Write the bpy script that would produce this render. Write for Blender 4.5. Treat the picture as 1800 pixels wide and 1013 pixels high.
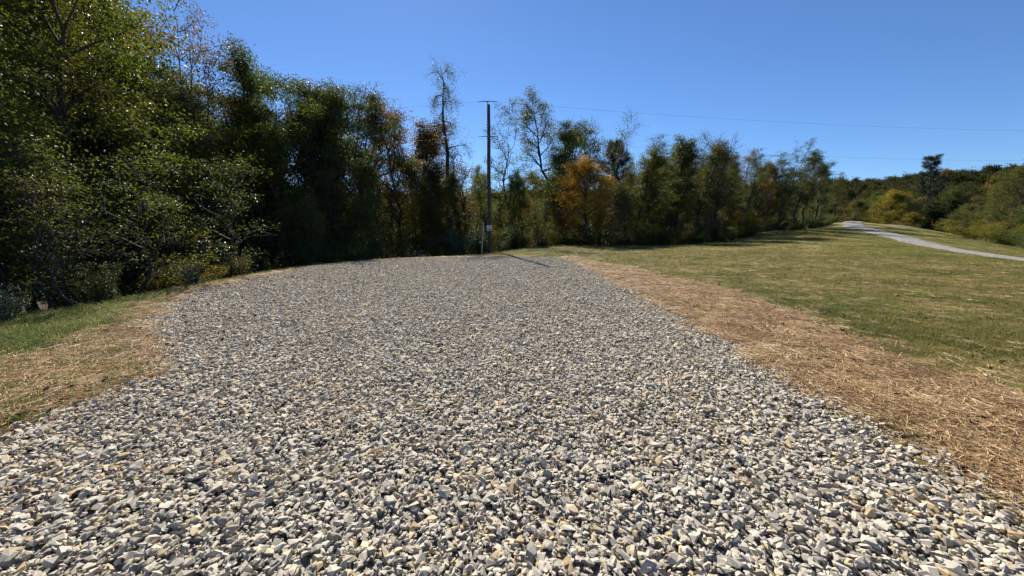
import bpy, bmesh, math, random
import numpy as np

# ---------------------------------------------------------------- camera, sky, sun, exposure
scene = bpy.context.scene
for o in list(bpy.data.objects):
    bpy.data.objects.remove(o)
COL = scene.collection

EYE = 1.6
cam_data = bpy.data.cameras.new('camera')
cam_data.sensor_width = 36.0
cam_data.lens = 13.7                       # phone ultra-wide
cam_data.clip_start = 0.05
cam_data.clip_end = 3000.0
cam = bpy.data.objects.new('camera', cam_data)
COL.objects.link(cam)
cam.location = (0.0, 0.0, EYE)
cam.rotation_euler = (math.radians(90.0 - 8.8), 0.0, 0.0)
scene.camera = cam

SUN_EL = math.radians(38.7)
SUN_AZ = math.radians(-14.7)               # measured from +Y, positive to +X
sun_dir = (math.sin(SUN_AZ) * math.cos(SUN_EL), math.cos(SUN_AZ) * math.cos(SUN_EL), math.sin(SUN_EL))

world = bpy.data.worlds.new('World')
scene.world = world
world.use_nodes = True
wn, wl = world.node_tree.nodes, world.node_tree.links
wn.clear()
w_out = wn.new('ShaderNodeOutputWorld')
w_bg = wn.new('ShaderNodeBackground')
w_sky = wn.new('ShaderNodeTexSky')
w_sky.sky_type = 'NISHITA'
w_sky.sun_disc = False
w_sky.sun_elevation = SUN_EL
w_sky.sun_rotation = SUN_AZ
w_sky.altitude = 300.0
w_sky.air_density = 0.9
w_sky.dust_density = 0.05
w_sky.ozone_density = 10.0
w_bg.inputs['Strength'].default_value = 0.062
wl.new(w_sky.outputs[0], w_bg.inputs[0])
wl.new(w_bg.outputs[0], w_out.inputs[0])

sun_data = bpy.data.lights.new('sun', 'SUN')
sun_data.energy = 5.0
sun_data.angle = math.radians(0.53)
sun_data.color = (1.0, 0.94, 0.85)
sun = bpy.data.objects.new('sun', sun_data)
COL.objects.link(sun)
from mathutils import Vector, Matrix, noise as mnoise
sun.rotation_euler = Vector(sun_dir).to_track_quat('Z', 'Y').to_euler()
sun.location = (-8.0, 30.0, 40.0)

scene.view_settings.view_transform = 'Standard'
scene.view_settings.look = 'None'
scene.view_settings.exposure = 1.1
scene.view_settings.gamma = 1.0
scene.view_settings.use_curve_mapping = False
scene.render.engine = 'CYCLES'
scene.cycles.max_bounces = 6
scene.cycles.diffuse_bounces = 3
scene.cycles.glossy_bounces = 2
scene.cycles.transmission_bounces = 4
scene.cycles.transparent_max_bounces = 4

R = random.Random(7)
NP = np.random.default_rng(11)


# ---------------------------------------------------------------- helpers
def props(o, label=None, cat=None, group=None, kind=None):
    if label: o['label'] = label
    if cat: o['category'] = cat
    if group: o['group'] = group
    if kind: o['kind'] = kind
    return o


def fast_mesh(name, verts, faces, mats=(), smooth=False, face_attr=None):
    """verts (N,3), faces (M,k) numpy arrays with one face size."""
    me = bpy.data.meshes.new(name)
    verts = np.asarray(verts, np.float32); faces = np.asarray(faces, np.int32)
    n, k = faces.shape
    me.vertices.add(len(verts)); me.vertices.foreach_set('co', verts.ravel())
    me.loops.add(n * k); me.loops.foreach_set('vertex_index', faces.ravel())
    me.polygons.add(n)
    me.polygons.foreach_set('loop_start', np.arange(0, n * k, k, dtype=np.int32))
    me.polygons.foreach_set('use_smooth', np.full(n, smooth, dtype=bool))
    if face_attr is not None:
        a = me.attributes.new('tint', 'FLOAT', 'FACE')
        a.data.foreach_set('value', np.asarray(face_attr, np.float32))
    for m in mats: me.materials.append(m)
    me.update(calc_edges=True)
    me.validate()
    return me


def link(name, me, parent=None):
    o = bpy.data.objects.new(name, me)
    COL.objects.link(o)
    if parent: o.parent = parent
    return o


def in_poly(px, py, poly):
    poly = np.asarray(poly); n = len(poly)
    inside = np.zeros(px.shape, bool)
    j = n - 1
    for i in range(n):
        xi, yi = poly[i]; xj, yj = poly[j]
        if yi != yj:
            c = ((yi > py) != (yj > py)) & (px < (xj - xi) * (py - yi) / (yj - yi) + xi)
            inside ^= c
        j = i
    return inside


def poly_dist(px, py, poly, closed=True):
    poly = np.asarray(poly, float)
    d = np.full(px.shape, 1e9)
    n = len(poly)
    for i in range(n if closed else n - 1):
        a = poly[i]; b = poly[(i + 1) % n]
        ab = b - a; L = (ab ** 2).sum() + 1e-12
        t = np.clip(((px - a[0]) * ab[0] + (py - a[1]) * ab[1]) / L, 0, 1)
        d = np.minimum(d, np.hypot(px - a[0] - t * ab[0], py - a[1] - t * ab[1]))
    return d


def smooth(a, b, x):
    t = np.clip((x - a) / (b - a), 0, 1)
    return t * t * (3 - 2 * t)


def wob(x, y, s, seed=0):
    """cheap smooth pseudo-noise, -1..1"""
    a = seed * 1.37
    return (np.sin(x * s + 1.3 * np.sin(y * s * .83 + a) + a) * np.cos(y * s * 1.13 + 1.1 * np.sin(x * s * .71 - a) + 2 * a)
            + .5 * np.sin(x * s * 2.3 - y * s * 1.7 + a * 3) * np.cos(y * s * 2.9 + x * s * .6)) / 1.5


def catmull(pts, n=8, closed=False):
    P = [np.array(p, float) for p in pts]; out = []
    m = len(P)
    for i in range(m if closed else m - 1):
        p0 = P[(i - 1) % m] if (closed or i > 0) else P[0]
        p1 = P[i]; p2 = P[(i + 1) % m]
        p3 = P[(i + 2) % m] if (closed or i + 2 < m) else P[-1]
        for k in range(n):
            t = k / n
            out.append(.5 * (2 * p1 + (p2 - p0) * t + (2 * p0 - 5 * p1 + 4 * p2 - p3) * t * t + (3 * p1 - p0 - 3 * p2 + p3) * t ** 3))
    if not closed: out.append(P[-1])
    return np.array(out)


# ---------------------------------------------------------------- materials
def new_mat(name):
    m = bpy.data.materials.new(name); m.use_nodes = True
    nt = m.node_tree; nt.nodes.clear()
    return m, nt, nt.nodes.new, nt.links.new


def ramp(N, stops, interp='LINEAR'):
    r = N('ShaderNodeValToRGB'); r.color_ramp.interpolation = interp
    e = r.color_ramp.elements
    while len(e) < len(stops): e.new(0.5)
    for el, (p, c) in zip(e, stops):
        el.position = p; el.color = (*c, 1)
    return r


def leaf_mat(name, stops, trans=0.45, gloss=0.26, rough=0.5):
    m, nt, N, L = new_mat(name)
    out = N('ShaderNodeOutputMaterial')
    at = N('ShaderNodeAttribute'); at.attribute_name = 'tint'
    oi = N('ShaderNodeObjectInfo')
    tc = N('ShaderNodeTexCoord')
    no = N('ShaderNodeTexNoise'); no.inputs['Scale'].default_value = 0.55; no.inputs['Detail'].default_value = 2
    L(tc.outputs['Object'], no.inputs['Vector'])
    # tint = leaf random * .45 + clump noise * .75 + tree random * .25 - .22
    a = N('ShaderNodeMath'); a.operation = 'MULTIPLY_ADD'; a.inputs[1].default_value = 0.42; a.inputs[2].default_value = -0.22
    b = N('ShaderNodeMath'); b.operation = 'MULTIPLY_ADD'; b.inputs[1].default_value = 0.8
    c = N('ShaderNodeMath'); c.operation = 'MULTIPLY_ADD'; c.inputs[1].default_value = 0.25
    L(at.outputs['Fac'], a.inputs[0]); L(no.outputs['Fac'], b.inputs[0]); L(a.outputs[0], b.inputs[2])
    L(oi.outputs['Random'], c.inputs[0]); L(b.outputs[0], c.inputs[2])
    r = ramp(N, stops)
    L(c.outputs[0], r.inputs[0])
    p = N('ShaderNodeBsdfPrincipled')
    p.inputs['Roughness'].default_value = rough
    p.inputs['Specular IOR Level'].default_value = gloss
    L(r.outputs[0], p.inputs['Base Color'])
    t = N('ShaderNodeBsdfTranslucent')
    g = N('ShaderNodeMix'); g.data_type = 'RGBA'; g.blend_type = 'MULTIPLY'; g.inputs[0].default_value = 1.0
    g.inputs[7].default_value = (1.2, 1.08, 0.45, 1)
    L(r.outputs[0], g.inputs[6]); L(g.outputs[2], t.inputs['Color'])
    mx = N('ShaderNodeMixShader'); mx.inputs[0].default_value = trans
    L(p.outputs[0], mx.inputs[1]); L(t.outputs[0], mx.inputs[2]); L(mx.outputs[0], out.inputs['Surface'])
    return m


M = {}
M['leaf_green'] = leaf_mat('leaf_green', [(0, (0.026, 0.044, 0.014)), (.45, (0.057, 0.088, 0.022)), (.75, (0.101, 0.132, 0.026)), (1, (0.238, 0.204, 0.029))])
M['leaf_olive'] = leaf_mat('leaf_olive', [(0, (0.039, 0.047, 0.015)), (.5, (0.075, 0.084, 0.025)), (.85, (0.134, 0.123, 0.032)), (1, (0.213, 0.134, 0.032))])
M['leaf_grey'] = leaf_mat('leaf_grey', [(0, (0.039, 0.053, 0.025)), (.5, (0.075, 0.095, 0.039)), (.9, (0.119, 0.139, 0.044)), (1, (0.198, 0.174, 0.047))])
M['leaf_bronze'] = leaf_mat('leaf_bronze', [(0, (0.040, 0.045, 0.014)), (.4, (0.094, 0.079, 0.020)), (.7, (0.180, 0.101, 0.020)), (1, (0.259, 0.122, 0.022))])
M['leaf_orange'] = leaf_mat('leaf_orange', [(0, (.06, .075, .018)), (.32, (.17, .14, .026)), (.6, (.36, .205, .032)), (1, (.48, .29, .045))], trans=.55)
M['leaf_yellowgreen'] = leaf_mat('leaf_yellowgreen', [(0, (0.047, 0.063, 0.013)), (.5, (0.115, 0.126, 0.020)), (.85, (0.194, 0.180, 0.024)), (1, (0.274, 0.202, 0.029))])
M['leaf_yellow'] = leaf_mat('leaf_yellow', [(0, (0.061, 0.068, 0.013)), (.5, (0.166, 0.151, 0.020)), (1, (0.324, 0.252, 0.029))])
M['leaf_pine'] = leaf_mat('leaf_pine', [(0, (.018, .034, .016)), (.6, (.04, .066, .030)), (1, (.07, .098, .04))], trans=.15, gloss=.3)
M['leaf_silver'] = leaf_mat('leaf_silver', [(0, (.055, .072, .052)), (.5, (.11, .14, .095)), (1, (.18, .21, .14))], trans=.3, gloss=.6)


def bark_mat(name, c0, c1, scale=9):
    m, nt, N, L = new_mat(name)
    out = N('ShaderNodeOutputMaterial'); p = N('ShaderNodeBsdfPrincipled')
    tc = N('ShaderNodeTexCoord'); mp = N('ShaderNodeMapping'); mp.inputs['Scale'].default_value = (1, 1, .22)
    no = N('ShaderNodeTexNoise'); no.inputs['Scale'].default_value = scale; no.inputs['Detail'].default_value = 5
    L(tc.outputs['Object'], mp.inputs[0]); L(mp.outputs[0], no.inputs['Vector'])
    r = ramp(N, [(.3, c0), (.7, c1)]); L(no.outputs['Fac'], r.inputs[0]); L(r.outputs[0], p.inputs['Base Color'])
    p.inputs['Roughness'].default_value = .9
    bp = N('ShaderNodeBump'); bp.inputs['Strength'].default_value = .7; bp.inputs['Distance'].default_value = .04
    L(no.outputs['Fac'], bp.inputs['Height']); L(bp.outputs[0], p.inputs['Normal'])
    L(p.outputs[0], out.inputs[0])
    return m


M['bark'] = bark_mat('bark', (.018, .015, .012), (.055, .047, .038))
M['bark_pale'] = bark_mat('bark_pale', (.12, .11, .095), (.30, .28, .25))
M['pole_wood'] = bark_mat('pole_wood', (.030, .023, .018), (.085, .068, .055), 14)


def plain(name, col, rough=.6, metal=0.0, nscale=20, var=.25):
    m, nt, N, L = new_mat(name)
    out = N('ShaderNodeOutputMaterial'); p = N('ShaderNodeBsdfPrincipled')
    tc = N('ShaderNodeTexCoord'); no = N('ShaderNodeTexNoise'); no.inputs['Scale'].default_value = nscale; no.inputs['Detail'].default_value = 4
    L(tc.outputs['Object'], no.inputs['Vector'])
    r = ramp(N, [(.25, tuple(c * (1 - var) for c in col)), (.75, tuple(min(1, c * (1 + var)) for c in col))])
    L(no.outputs['Fac'], r.inputs[0]); L(r.outputs[0], p.inputs['Base Color'])
    p.inputs['Roughness'].default_value = rough; p.inputs['Metallic'].default_value = metal
    L(p.outputs[0], out.inputs[0])
    return m


M['steel'] = plain('galvanised_steel', (.35, .36, .37), .45, .8)
M['wire'] = plain('dark_wire', (.05, .05, .055), .6)
M['white_paint'] = plain('weathered_white_paint', (.46, .46, .44), .6, 0, 9, .2)
M['porcelain'] = plain('porcelain', (.30, .28, .26), .25)


def rand_mat(name, stops, rough=.85, spec=.3, nscale=60, nmix=.35, bump=.0, trans=0.0, interp='LINEAR', world_scale=None, world_amt=.0):
    """colour picked by the per-object/instance random value"""
    m, nt, N, L = new_mat(name)
    out = N('ShaderNodeOutputMaterial'); p = N('ShaderNodeBsdfPrincipled')
    oi = N('ShaderNodeObjectInfo'); r = ramp(N, stops, interp)
    src = oi.outputs['Random']
    if world_scale:
        ge = N('ShaderNodeNewGeometry')
        wnz = N('ShaderNodeTexNoise'); wnz.inputs['Scale'].default_value = world_scale; wnz.inputs['Detail'].default_value = 3
        L(ge.outputs['Position'], wnz.inputs['Vector'])
        mr = N('ShaderNodeMapRange'); mr.inputs[1].default_value = .3; mr.inputs[2].default_value = .7
        L(wnz.outputs['Fac'], mr.inputs[0])
        mxv = N('ShaderNodeMix'); mxv.data_type = 'FLOAT'; mxv.inputs[0].default_value = world_amt
        L(src, mxv.inputs[2]); L(mr.outputs[0], mxv.inputs[3]); src = mxv.outputs[0]
    L(src, r.inputs[0])
    tc = N('ShaderNodeTexCoord'); no = N('ShaderNodeTexNoise'); no.inputs['Scale'].default_value = nscale; no.inputs['Detail'].default_value = 3
    L(tc.outputs['Object'], no.inputs['Vector'])
    g = ramp(N, [(.3, (1 - nmix,) * 3), (.7, (1 + nmix * .3,) * 3)])
    L(no.outputs['Fac'], g.inputs[0])
    mu = N('ShaderNodeMix'); mu.data_type = 'RGBA'; mu.blend_type = 'MULTIPLY'; mu.inputs[0].default_value = 1
    L(r.outputs[0], mu.inputs[6]); L(g.outputs[0], mu.inputs[7])
    L(mu.outputs[2], p.inputs['Base Color'])
    p.inputs['Roughness'].default_value = rough; p.inputs['Specular IOR Level'].default_value = spec
    if bump:
        bp = N('ShaderNodeBump'); bp.inputs['Strength'].default_value = bump; bp.inputs['Distance'].default_value = .01
        L(no.outputs['Fac'], bp.inputs['Height']); L(bp.outputs[0], p.inputs['Normal'])
    if trans:
        t = N('ShaderNodeBsdfTranslucent'); L(mu.outputs[2], t.inputs['Color'])
        mx = N('ShaderNodeMixShader'); mx.inputs[0].default_value = trans
        L(p.outputs[0], mx.inputs[1]); L(t.outputs[0], mx.inputs[2]); L(mx.outputs[0], out.inputs[0])
    else:
        L(p.outputs[0], out.inputs[0])
    return m


M['stone'] = rand_mat('crushed_stone', [(0, (0.187, 0.168, 0.138)), (.08, (0.327, 0.296, 0.237)), (.28, (0.501, 0.452, 0.363)), (.5, (0.589, 0.528, 0.422)),
                                        (.68, (0.510, 0.469, 0.390)), (.80, (0.606, 0.511, 0.351)), (.90, (0.484, 0.359, 0.201)), (.95, (0.554, 0.418, 0.225)),
                                        (.985, (0.292, 0.165, 0.098)), (1, (0.659, 0.604, 0.509))], spec=.12, nscale=55, nmix=.4, bump=.4, world_scale=.8, world_amt=.16)
M['straw'] = rand_mat('dry_straw', [(0, (.20, .105, .045)), (.35, (.42, .26, .115)), (.7, (.62, .43, .21)), (1, (.86, .69, .43))], rough=.6, spec=.4, nscale=30, nmix=.5, trans=.25,
                      world_scale=.9, world_amt=.35)
M['grass'] = rand_mat('lawn_grass', [(0, (.075, .095, .022)), (.3, (.14, .15, .036)), (.6, (.22, .20, .058)), (.85, (.33, .27, .10)), (1, (.46, .37, .17))], rough=.7, spec=.15, nscale=20, nmix=.3, trans=.45,
                      world_scale=.42, world_amt=.68)
M['grass_green'] = rand_mat('fresh_grass', [(0, (.075, .115, .026)), (.5, (.13, .185, .04)), (.8, (.24, .24, .07)), (1, (.36, .30, .13))], rough=.7, spec=.12, nscale=20, nmix=.25, trans=.5)
M['fallen'] = rand_mat('fallen_leaf', [(0, (.05, .03, .018)), (.5, (.13, .07, .03)), (.85, (.24, .14, .05)), (1, (.34, .24, .07))], nscale=40)
M['far_green'] = leaf_mat('far_green', [(0, (.022, .032, .016)), (.5, (.042, .056, .024)), (1, (.075, .08, .03))], gloss=.1, rough=.8, trans=.3)
M['far_olive'] = leaf_mat('far_olive', [(0, (.032, .036, .018)), (.5, (.058, .060, .026)), (1, (.10, .085, .03))], gloss=.1, rough=.8, trans=.3)


def ground_mat():
    m, nt, N, L = new_mat('ground_soil_and_turf')
    out = N('ShaderNodeOutputMaterial'); p = N('ShaderNodeBsdfPrincipled'); p.inputs['Roughness'].default_value = .95
    p.inputs['Specular IOR Level'].default_value = .1
    ge = N('ShaderNodeNewGeometry')

    def nz(scale, detail=4, rough=.6):
        n = N('ShaderNodeTexNoise'); n.inputs['Scale'].default_value = scale; n.inputs['Detail'].default_value = detail
        n.inputs['Roughness'].default_value = rough
        L(ge.outputs['Position'], n.inputs['Vector']); return n.outputs['Fac']
    fine = nz(26, 6, .75); mid = nz(1.1, 5); big = nz(.16, 4)
    add = N('ShaderNodeMath'); add.operation = 'MULTIPLY_ADD'; add.inputs[1].default_value = .45
    L(fine, add.inputs[0])
    s2 = N('ShaderNodeMath'); s2.operation = 'MULTIPLY_ADD'; s2.inputs[1].default_value = .7
    s3 = N('ShaderNodeMath'); s3.operation = 'MULTIPLY'; s3.inputs[1].default_value = .55
    s3.inputs[1].default_value = .8; L(big, s3.inputs[0]); L(mid, s2.inputs[0]); L(s3.outputs[0], s2.inputs[2]); L(s2.outputs[0], add.inputs[2])
    turf = ramp(N, [(.15, (.062, .080, .018)), (.42, (.125, .125, .032)), (.68, (.200, .168, .052)), (.9, (.20, .140, .065))])
    tr_ = N('ShaderNodeMapRange'); tr_.inputs[1].default_value = .74; tr_.inputs[2].default_value = 1.22
    L(add.outputs[0], tr_.inputs[0]); L(tr_.outputs[0], turf.inputs[0])
    strawc = ramp(N, [(.32, (.055, .032, .018)), (.5, (.15, .088, .042)), (.72, (.30, .19, .09))]); L(fine, strawc.inputs[0])
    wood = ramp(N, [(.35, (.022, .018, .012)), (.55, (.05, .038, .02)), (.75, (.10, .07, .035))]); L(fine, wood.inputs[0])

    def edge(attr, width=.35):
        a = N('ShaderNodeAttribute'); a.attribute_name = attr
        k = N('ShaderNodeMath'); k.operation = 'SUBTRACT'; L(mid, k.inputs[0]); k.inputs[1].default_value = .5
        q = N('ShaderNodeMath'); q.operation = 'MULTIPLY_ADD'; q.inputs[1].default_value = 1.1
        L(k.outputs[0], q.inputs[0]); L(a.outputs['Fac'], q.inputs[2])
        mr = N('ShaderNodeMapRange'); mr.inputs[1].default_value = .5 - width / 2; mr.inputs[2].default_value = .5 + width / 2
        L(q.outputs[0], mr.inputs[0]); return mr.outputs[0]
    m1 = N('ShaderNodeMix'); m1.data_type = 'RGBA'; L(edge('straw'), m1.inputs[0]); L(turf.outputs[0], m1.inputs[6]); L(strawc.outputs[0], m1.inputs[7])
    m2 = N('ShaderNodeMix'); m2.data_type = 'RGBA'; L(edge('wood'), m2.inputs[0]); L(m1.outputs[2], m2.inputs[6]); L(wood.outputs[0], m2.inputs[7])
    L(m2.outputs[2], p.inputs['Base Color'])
    bp = N('ShaderNodeBump'); bp.inputs['Strength'].default_value = .8; bp.inputs['Distance'].default_value = .05
    L(fine, bp.inputs['Height']); L(bp.outputs[0], p.inputs['Normal']); L(p.outputs[0], out.inputs[0])
    return m


M['ground'] = ground_mat()


def gravel_mat(name, scale, dark):
    """stone pattern for gravel under / beyond the stones that are built"""
    m, nt, N, L = new_mat(name)
    out = N('ShaderNodeOutputMaterial'); p = N('ShaderNodeBsdfPrincipled'); p.inputs['Roughness'].default_value = .9
    ge = N('ShaderNodeNewGeometry')
    v = N('ShaderNodeTexVoronoi'); v.inputs['Scale'].default_value = scale; L(ge.outputs['Position'], v.inputs['Vector'])
    sep = N('ShaderNodeSeparateColor'); L(v.outputs['Color'], sep.inputs[0])
    r = ramp(N, [(0, tuple(dark * c for c in (.16, .16, .16))), (.3, tuple(dark * c for c in (.34, .33, .31))), (.7, tuple(dark * c for c in (.46, .44, .40))), (1, tuple(dark * c for c in (.40, .33, .22)))])
    L(sep.outputs[0], r.inputs[0]); L(r.outputs[0], p.inputs['Base Color'])
    bp = N('ShaderNodeBump'); bp.inputs['Strength'].default_value = 1; bp.inputs['Distance'].default_value = .03; bp.invert = True
    L(v.outputs['Distance'], bp.inputs['Height']); L(bp.outputs[0], p.inputs['Normal']); L(p.outputs[0], out.inputs[0])
    return m


M['gravel_bed'] = gravel_mat('gravel_bed', 24, .5)
M['gravel_road'] = gravel_mat('gravel_road', 7, .5)

# ---------------------------------------------------------------- layout (world metres)
PAD = catmull([(-6.5, -6), (-4.2, 0), (-3.85, 2.3), (-3.97, 3.2), (-3.88, 3.89), (-4.2, 4.35), (-4.96, 5.11), (-6.0, 6.2), (-7.3, 8.1), (-8.05, 9.8),
               (-8.35, 11.5), (-8.4, 13.5), (-8.3, 15.7), (-7.7, 17.8), (-6.4, 19.9), (-4.3, 21.1), (-1.3, 21.55), (1.2, 21.4),
               (2.4, 20.6), (2.95, 18.6), (3.05, 14), (3.1, 9.2), (3.06, 5.7), (3.0, 3.9), (2.96, 2.8), (2.97, 2.0), (3.0, 0), (3.05, -6)], 6, True)
STRAW_R = [(2.9, -2), (2.95, 3), (3.0, 9), (2.95, 14), (2.9, 18.6), (2.5, 20.8), (3.3, 21.6), (4.3, 18), (4.9, 15.5), (5.0, 12.3), (5.75, 10.1), (5.4, 7.9),
           (5.3, 6.6), (5.0, 5.3), (4.75, 4.45), (5.1, 4.1), (5.0, 3.6), (5.3, 1), (5.5, -2)]
STRAW_L = [(-4.6, 1.0), (-3.9, 3.2), (-3.8, 3.9), (-4.9, 5.1), (-6, 6.2), (-7.3, 8.1), (-8, 9.8), (-8.3, 11.5), (-8.35, 13.5), (-8.2, 15.7), (-7.6, 17.8), (-6.3, 19.9),
           (-4.2, 21.1), (-1.3, 21.5), (1.2, 21.4), (1.6, 22.0), (-1.3, 22.5), (-4.4, 21.6), (-6.7, 20.5), (-8.2, 18.3), (-8.9, 15.9), (-9.15, 13.3), (-9.0, 10.9), (-8.5, 9.2),
           (-8.0, 7.9), (-7.2, 6.9), (-6.6, 6.0), (-6.6, 5.0), (-8.2, 4.4), (-9.5, 1.0)]
ROAD = catmull([(22, 9), (26.5, 16), (31.6, 24), (40.1, 38), (47.5, 50), (54.8, 62), (60.5, 70), (66, 76.5), (73, 80.5), (84, 84), (100, 85)], 10)

CTRL = [  # x, y, z
    (-4, -10, 0), (3, -10, 0), (-4, -3, 0), (0, 2, 0), (-3.5, 5, 0), (2.5, 5, 0), (-7, 10, 0), (0, 10, 0), (2.8, 12, 0), (-8, 14, 0), (-7, 18, 0), (-3, 20.8, 0), (0, 17, 0), (2.5, 20, 0),
    (-6.5, 4.6, -.05), (-8.2, 6.2, -.08), (-9.2, 11, -.10), (-9.2, 14.5, -.12), (-11, 8.5, -.35), (-11.5, 12, -.8), (-12, 16, -1.3), (-11, 20, -1.4), (-8.5, 22, -.9), (-14, 9, -.8), (-16, 14, -2.2), (-16, 22, -3.2), (-11, 28, -2.6), (-6, 25.5, -.8),
    (-25, 8, -2.5), (-30, 20, -5), (-25, 35, -6), (-12, 40, -4), (-8, 3, -.1), (-12, 0, -.4), (-30, -8, -1.5),
    (-4, 31, -1.2), (-1.6, 28, -.32), (0, 35, -.35), (-3, 42, -2.2), (8.8, 38, -.23), (8, 47, -1.6), (20.6, 43, -.22), (22, 52, -1.2), (35, 55, 1.0), (36, 63, .5), (63.5, 77, 2.4), (58, 84, 2.0),
    (0, 60, -5), (25, 80, -5), (-25, 70, -8),
    (29, 40, .48), (27.5, 27, .05), (20, 23, -.02), (12, 30, -.12), (12, 18, 0), (8, 8, 0), (6, 3, 0), (14, 10, .0), (10, -6, 0), (25, 5, .1), (30, -8, .2),
    (40.1, 38, -.02), (31.6, 24, -.40), (54.8, 62, 1.5), (66, 76.5, 2.7), (84, 84, 1.95), (62, 58, 1.0), (47.2, 36, -.8), (53.5, 45, .05), (45, 52, .95),
    (75, 70, .8), (62, 46, -1.6), (75, 56, -2.5), (90, 70, -2.0), (60, 35, -2.5), (104, 104, 1.6), (125, 115, -2), (90, 100, 2.0), (45, 22, -1.6), (60, 10, -2), (100, 40, -4),
]
_c = np.array(CTRL, float)


def _fit():
    n = len(_c)
    d = np.hypot(_c[:, None, 0] - _c[None, :, 0], _c[:, None, 1] - _c[None, :, 1])
    K = np.sqrt(d * d + 4.0) * -1.0 + np.eye(n) * 0.02
    P = np.c_[np.ones(n), _c[:, 0] / 100, _c[:, 1] / 100]
    A = np.block([[K, P], [P.T, np.zeros((3, 3))]])
    return np.linalg.solve(A, np.r_[_c[:, 2], 0, 0, 0])


_w = _fit()


def hill_z(x, y):
    r = np.hypot(x, y); az = np.arctan2(x, y)
    top = 17 + 3 * np.sin(az * 3.1 + 0.6) + 2.0 * np.sin(az * 9.3) + 1.2 * np.sin(az * 23 + 1) + 1.0 * smooth(.7, .95, az)
    rise = smooth(150, 420, r)
    return -8 + (top + 8) * rise + wob(x, y, .021, 2) * 3 * smooth(120, 200, r)


PADD_IN = .10


def terrain(x, y, under_pad=True):
    x = np.atleast_1d(np.asarray(x, float)); y = np.atleast_1d(np.asarray(y, float))
    z = np.full(x.shape, _w[-3]) + _w[-2] * x / 100 + _w[-1] * y / 100
    for i in range(len(_c)):
        z -= _w[i] * np.sqrt((x - _c[i, 0]) ** 2 + (y - _c[i, 1]) ** 2 + 4.0)
    r = np.hypot(x, y)
    b = smooth(115, 190, r)
    z = np.clip(z, -9, 6) * (1 - b) + hill_z(x, y) * b
    z = z + wob(x, y, 1.7, 4) * .012 + wob(x, y, .5, 1) * .03 * smooth(2, 8, np.abs(x - 0) + np.abs(y - 10) * .3)
    # keep the pad level
    near = (x > -14) & (x < 8) & (y > -12) & (y < 28)
    if near.any():
        ins = in_poly(x[near], y[near], PAD); d = poly_dist(x[near], y[near], PAD)
        sd = np.where(ins, -d, d)
        zz = z[near]; k = smooth(0, 1.5, sd)
        zz = zz * k + (-.012) * (1 - k)
        if under_pad: zz = zz - .07 * smooth(.10, .45, -sd)
        z[near] = zz
    return z


def tz(x, y):
    return float(terrain([x], [y])[0])


WOOD_EDGE = [(-40, 2), (-13.5, 5.0), (-9.9, 7.4), (-9.5, 11.5), (-9.7, 16), (-9.3, 19), (-8.2, 22.4), (-6.2, 26), (-2.5, 32.5), (3, 36.5), (12, 39), (20.6, 43.5), (28, 49), (36, 56), (48, 65), (64, 78),
             (72, 92), (95, 98), (104, 92), (86, 68), (70, 52), (64, 44), (62, 30), (75, 20), (300, 20), (300, 600), (-300, 600), (-300, 2)]

# ---------------------------------------------------------------- ground sheet
def axis(lo, hi, c0, c1, fine, grow):
    a = list(np.arange(c0, c1 + 1e-6, fine)); s = fine
    while a[-1] < hi: s *= grow; a.append(a[-1] + s)
    s = fine
    while a[0] > lo: s *= grow; a.insert(0, a[0] - s)
    return np.array(a)


gx = axis(-800, 900, -13, 9, .24, 1.055)
gy = axis(-300, 900, -3, 26, .28, 1.05)
GX, GY = np.meshgrid(gx, gy)
gxr, gyr = GX.ravel(), GY.ravel()
gz = terrain(gxr, gyr)
nx, ny = len(gx), len(gy)
ii = np.arange(nx * ny).reshape(ny, nx)
gf = np.stack([ii[:-1, :-1], ii[:-1, 1:], ii[1:, 1:], ii[1:, :-1]], -1).reshape(-1, 4)
gme = fast_mesh('ground', np.c_[gxr, gyr, gz], gf, [M['ground']], True)


def soft(poly, w):
    d = poly_dist(gxr, gyr, poly); s = np.where(in_poly(gxr, gyr, poly), -d, d)
    return 1 - smooth(-w, w, s)


sa = gme.attributes.new('straw', 'FLOAT', 'POINT')
sa.data.foreach_set('value', np.maximum(soft(STRAW_R, .35), soft(STRAW_L, .3)).astype(np.float32))
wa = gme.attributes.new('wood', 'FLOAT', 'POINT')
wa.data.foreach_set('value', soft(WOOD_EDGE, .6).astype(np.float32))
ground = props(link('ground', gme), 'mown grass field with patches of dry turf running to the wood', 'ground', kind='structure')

# ---------------------------------------------------------------- gravel pad sheet and road
bm = bmesh.new()
top = [bm.verts.new((p[0], p[1], -.035)) for p in PAD]
bot = [bm.verts.new((p[0] + (0), p[1], -.16)) for p in PAD]
bm.faces.new(top)
for i in range(len(PAD)):
    j = (i + 1) % len(PAD)
    bm.faces.new((top[i], bot[i], bot[j], top[j]))
bmesh.ops.triangulate(bm, faces=bm.faces[:])
bmesh.ops.recalc_face_normals(bm, faces=bm.faces[:])
pme = bpy.data.meshes.new('gravel_pad'); bm.to_mesh(pme); bm.free(); pme.materials.append(M['gravel_bed'])
pad = props(link('gravel_pad', pme), 'wide pad of loose grey crushed stone with a curved outline', 'gravel pad', kind='structure')

rv, rf = [], []
K = 9
for i, p in enumerate(ROAD):
    t = ROAD[min(i + 1, len(ROAD) - 1)] - ROAD[max(i - 1, 0)]; t = t / np.hypot(*t); nrm = np.array([t[1], -t[0]])
    wdt = 3.0 + .35 * math.sin(i * .9) + .25 * math.sin(i * 2.3) + .2 * math.sin(i * 5.1)
    for k in range(K):
        s = (k / (K - 1) - .5) * wdt
        q = p + nrm * s
        rv.append((q[0], q[1], 0))
rv = np.array(rv); rv[:, 2] = terrain(rv[:, 0], rv[:, 1]) + .05
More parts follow.
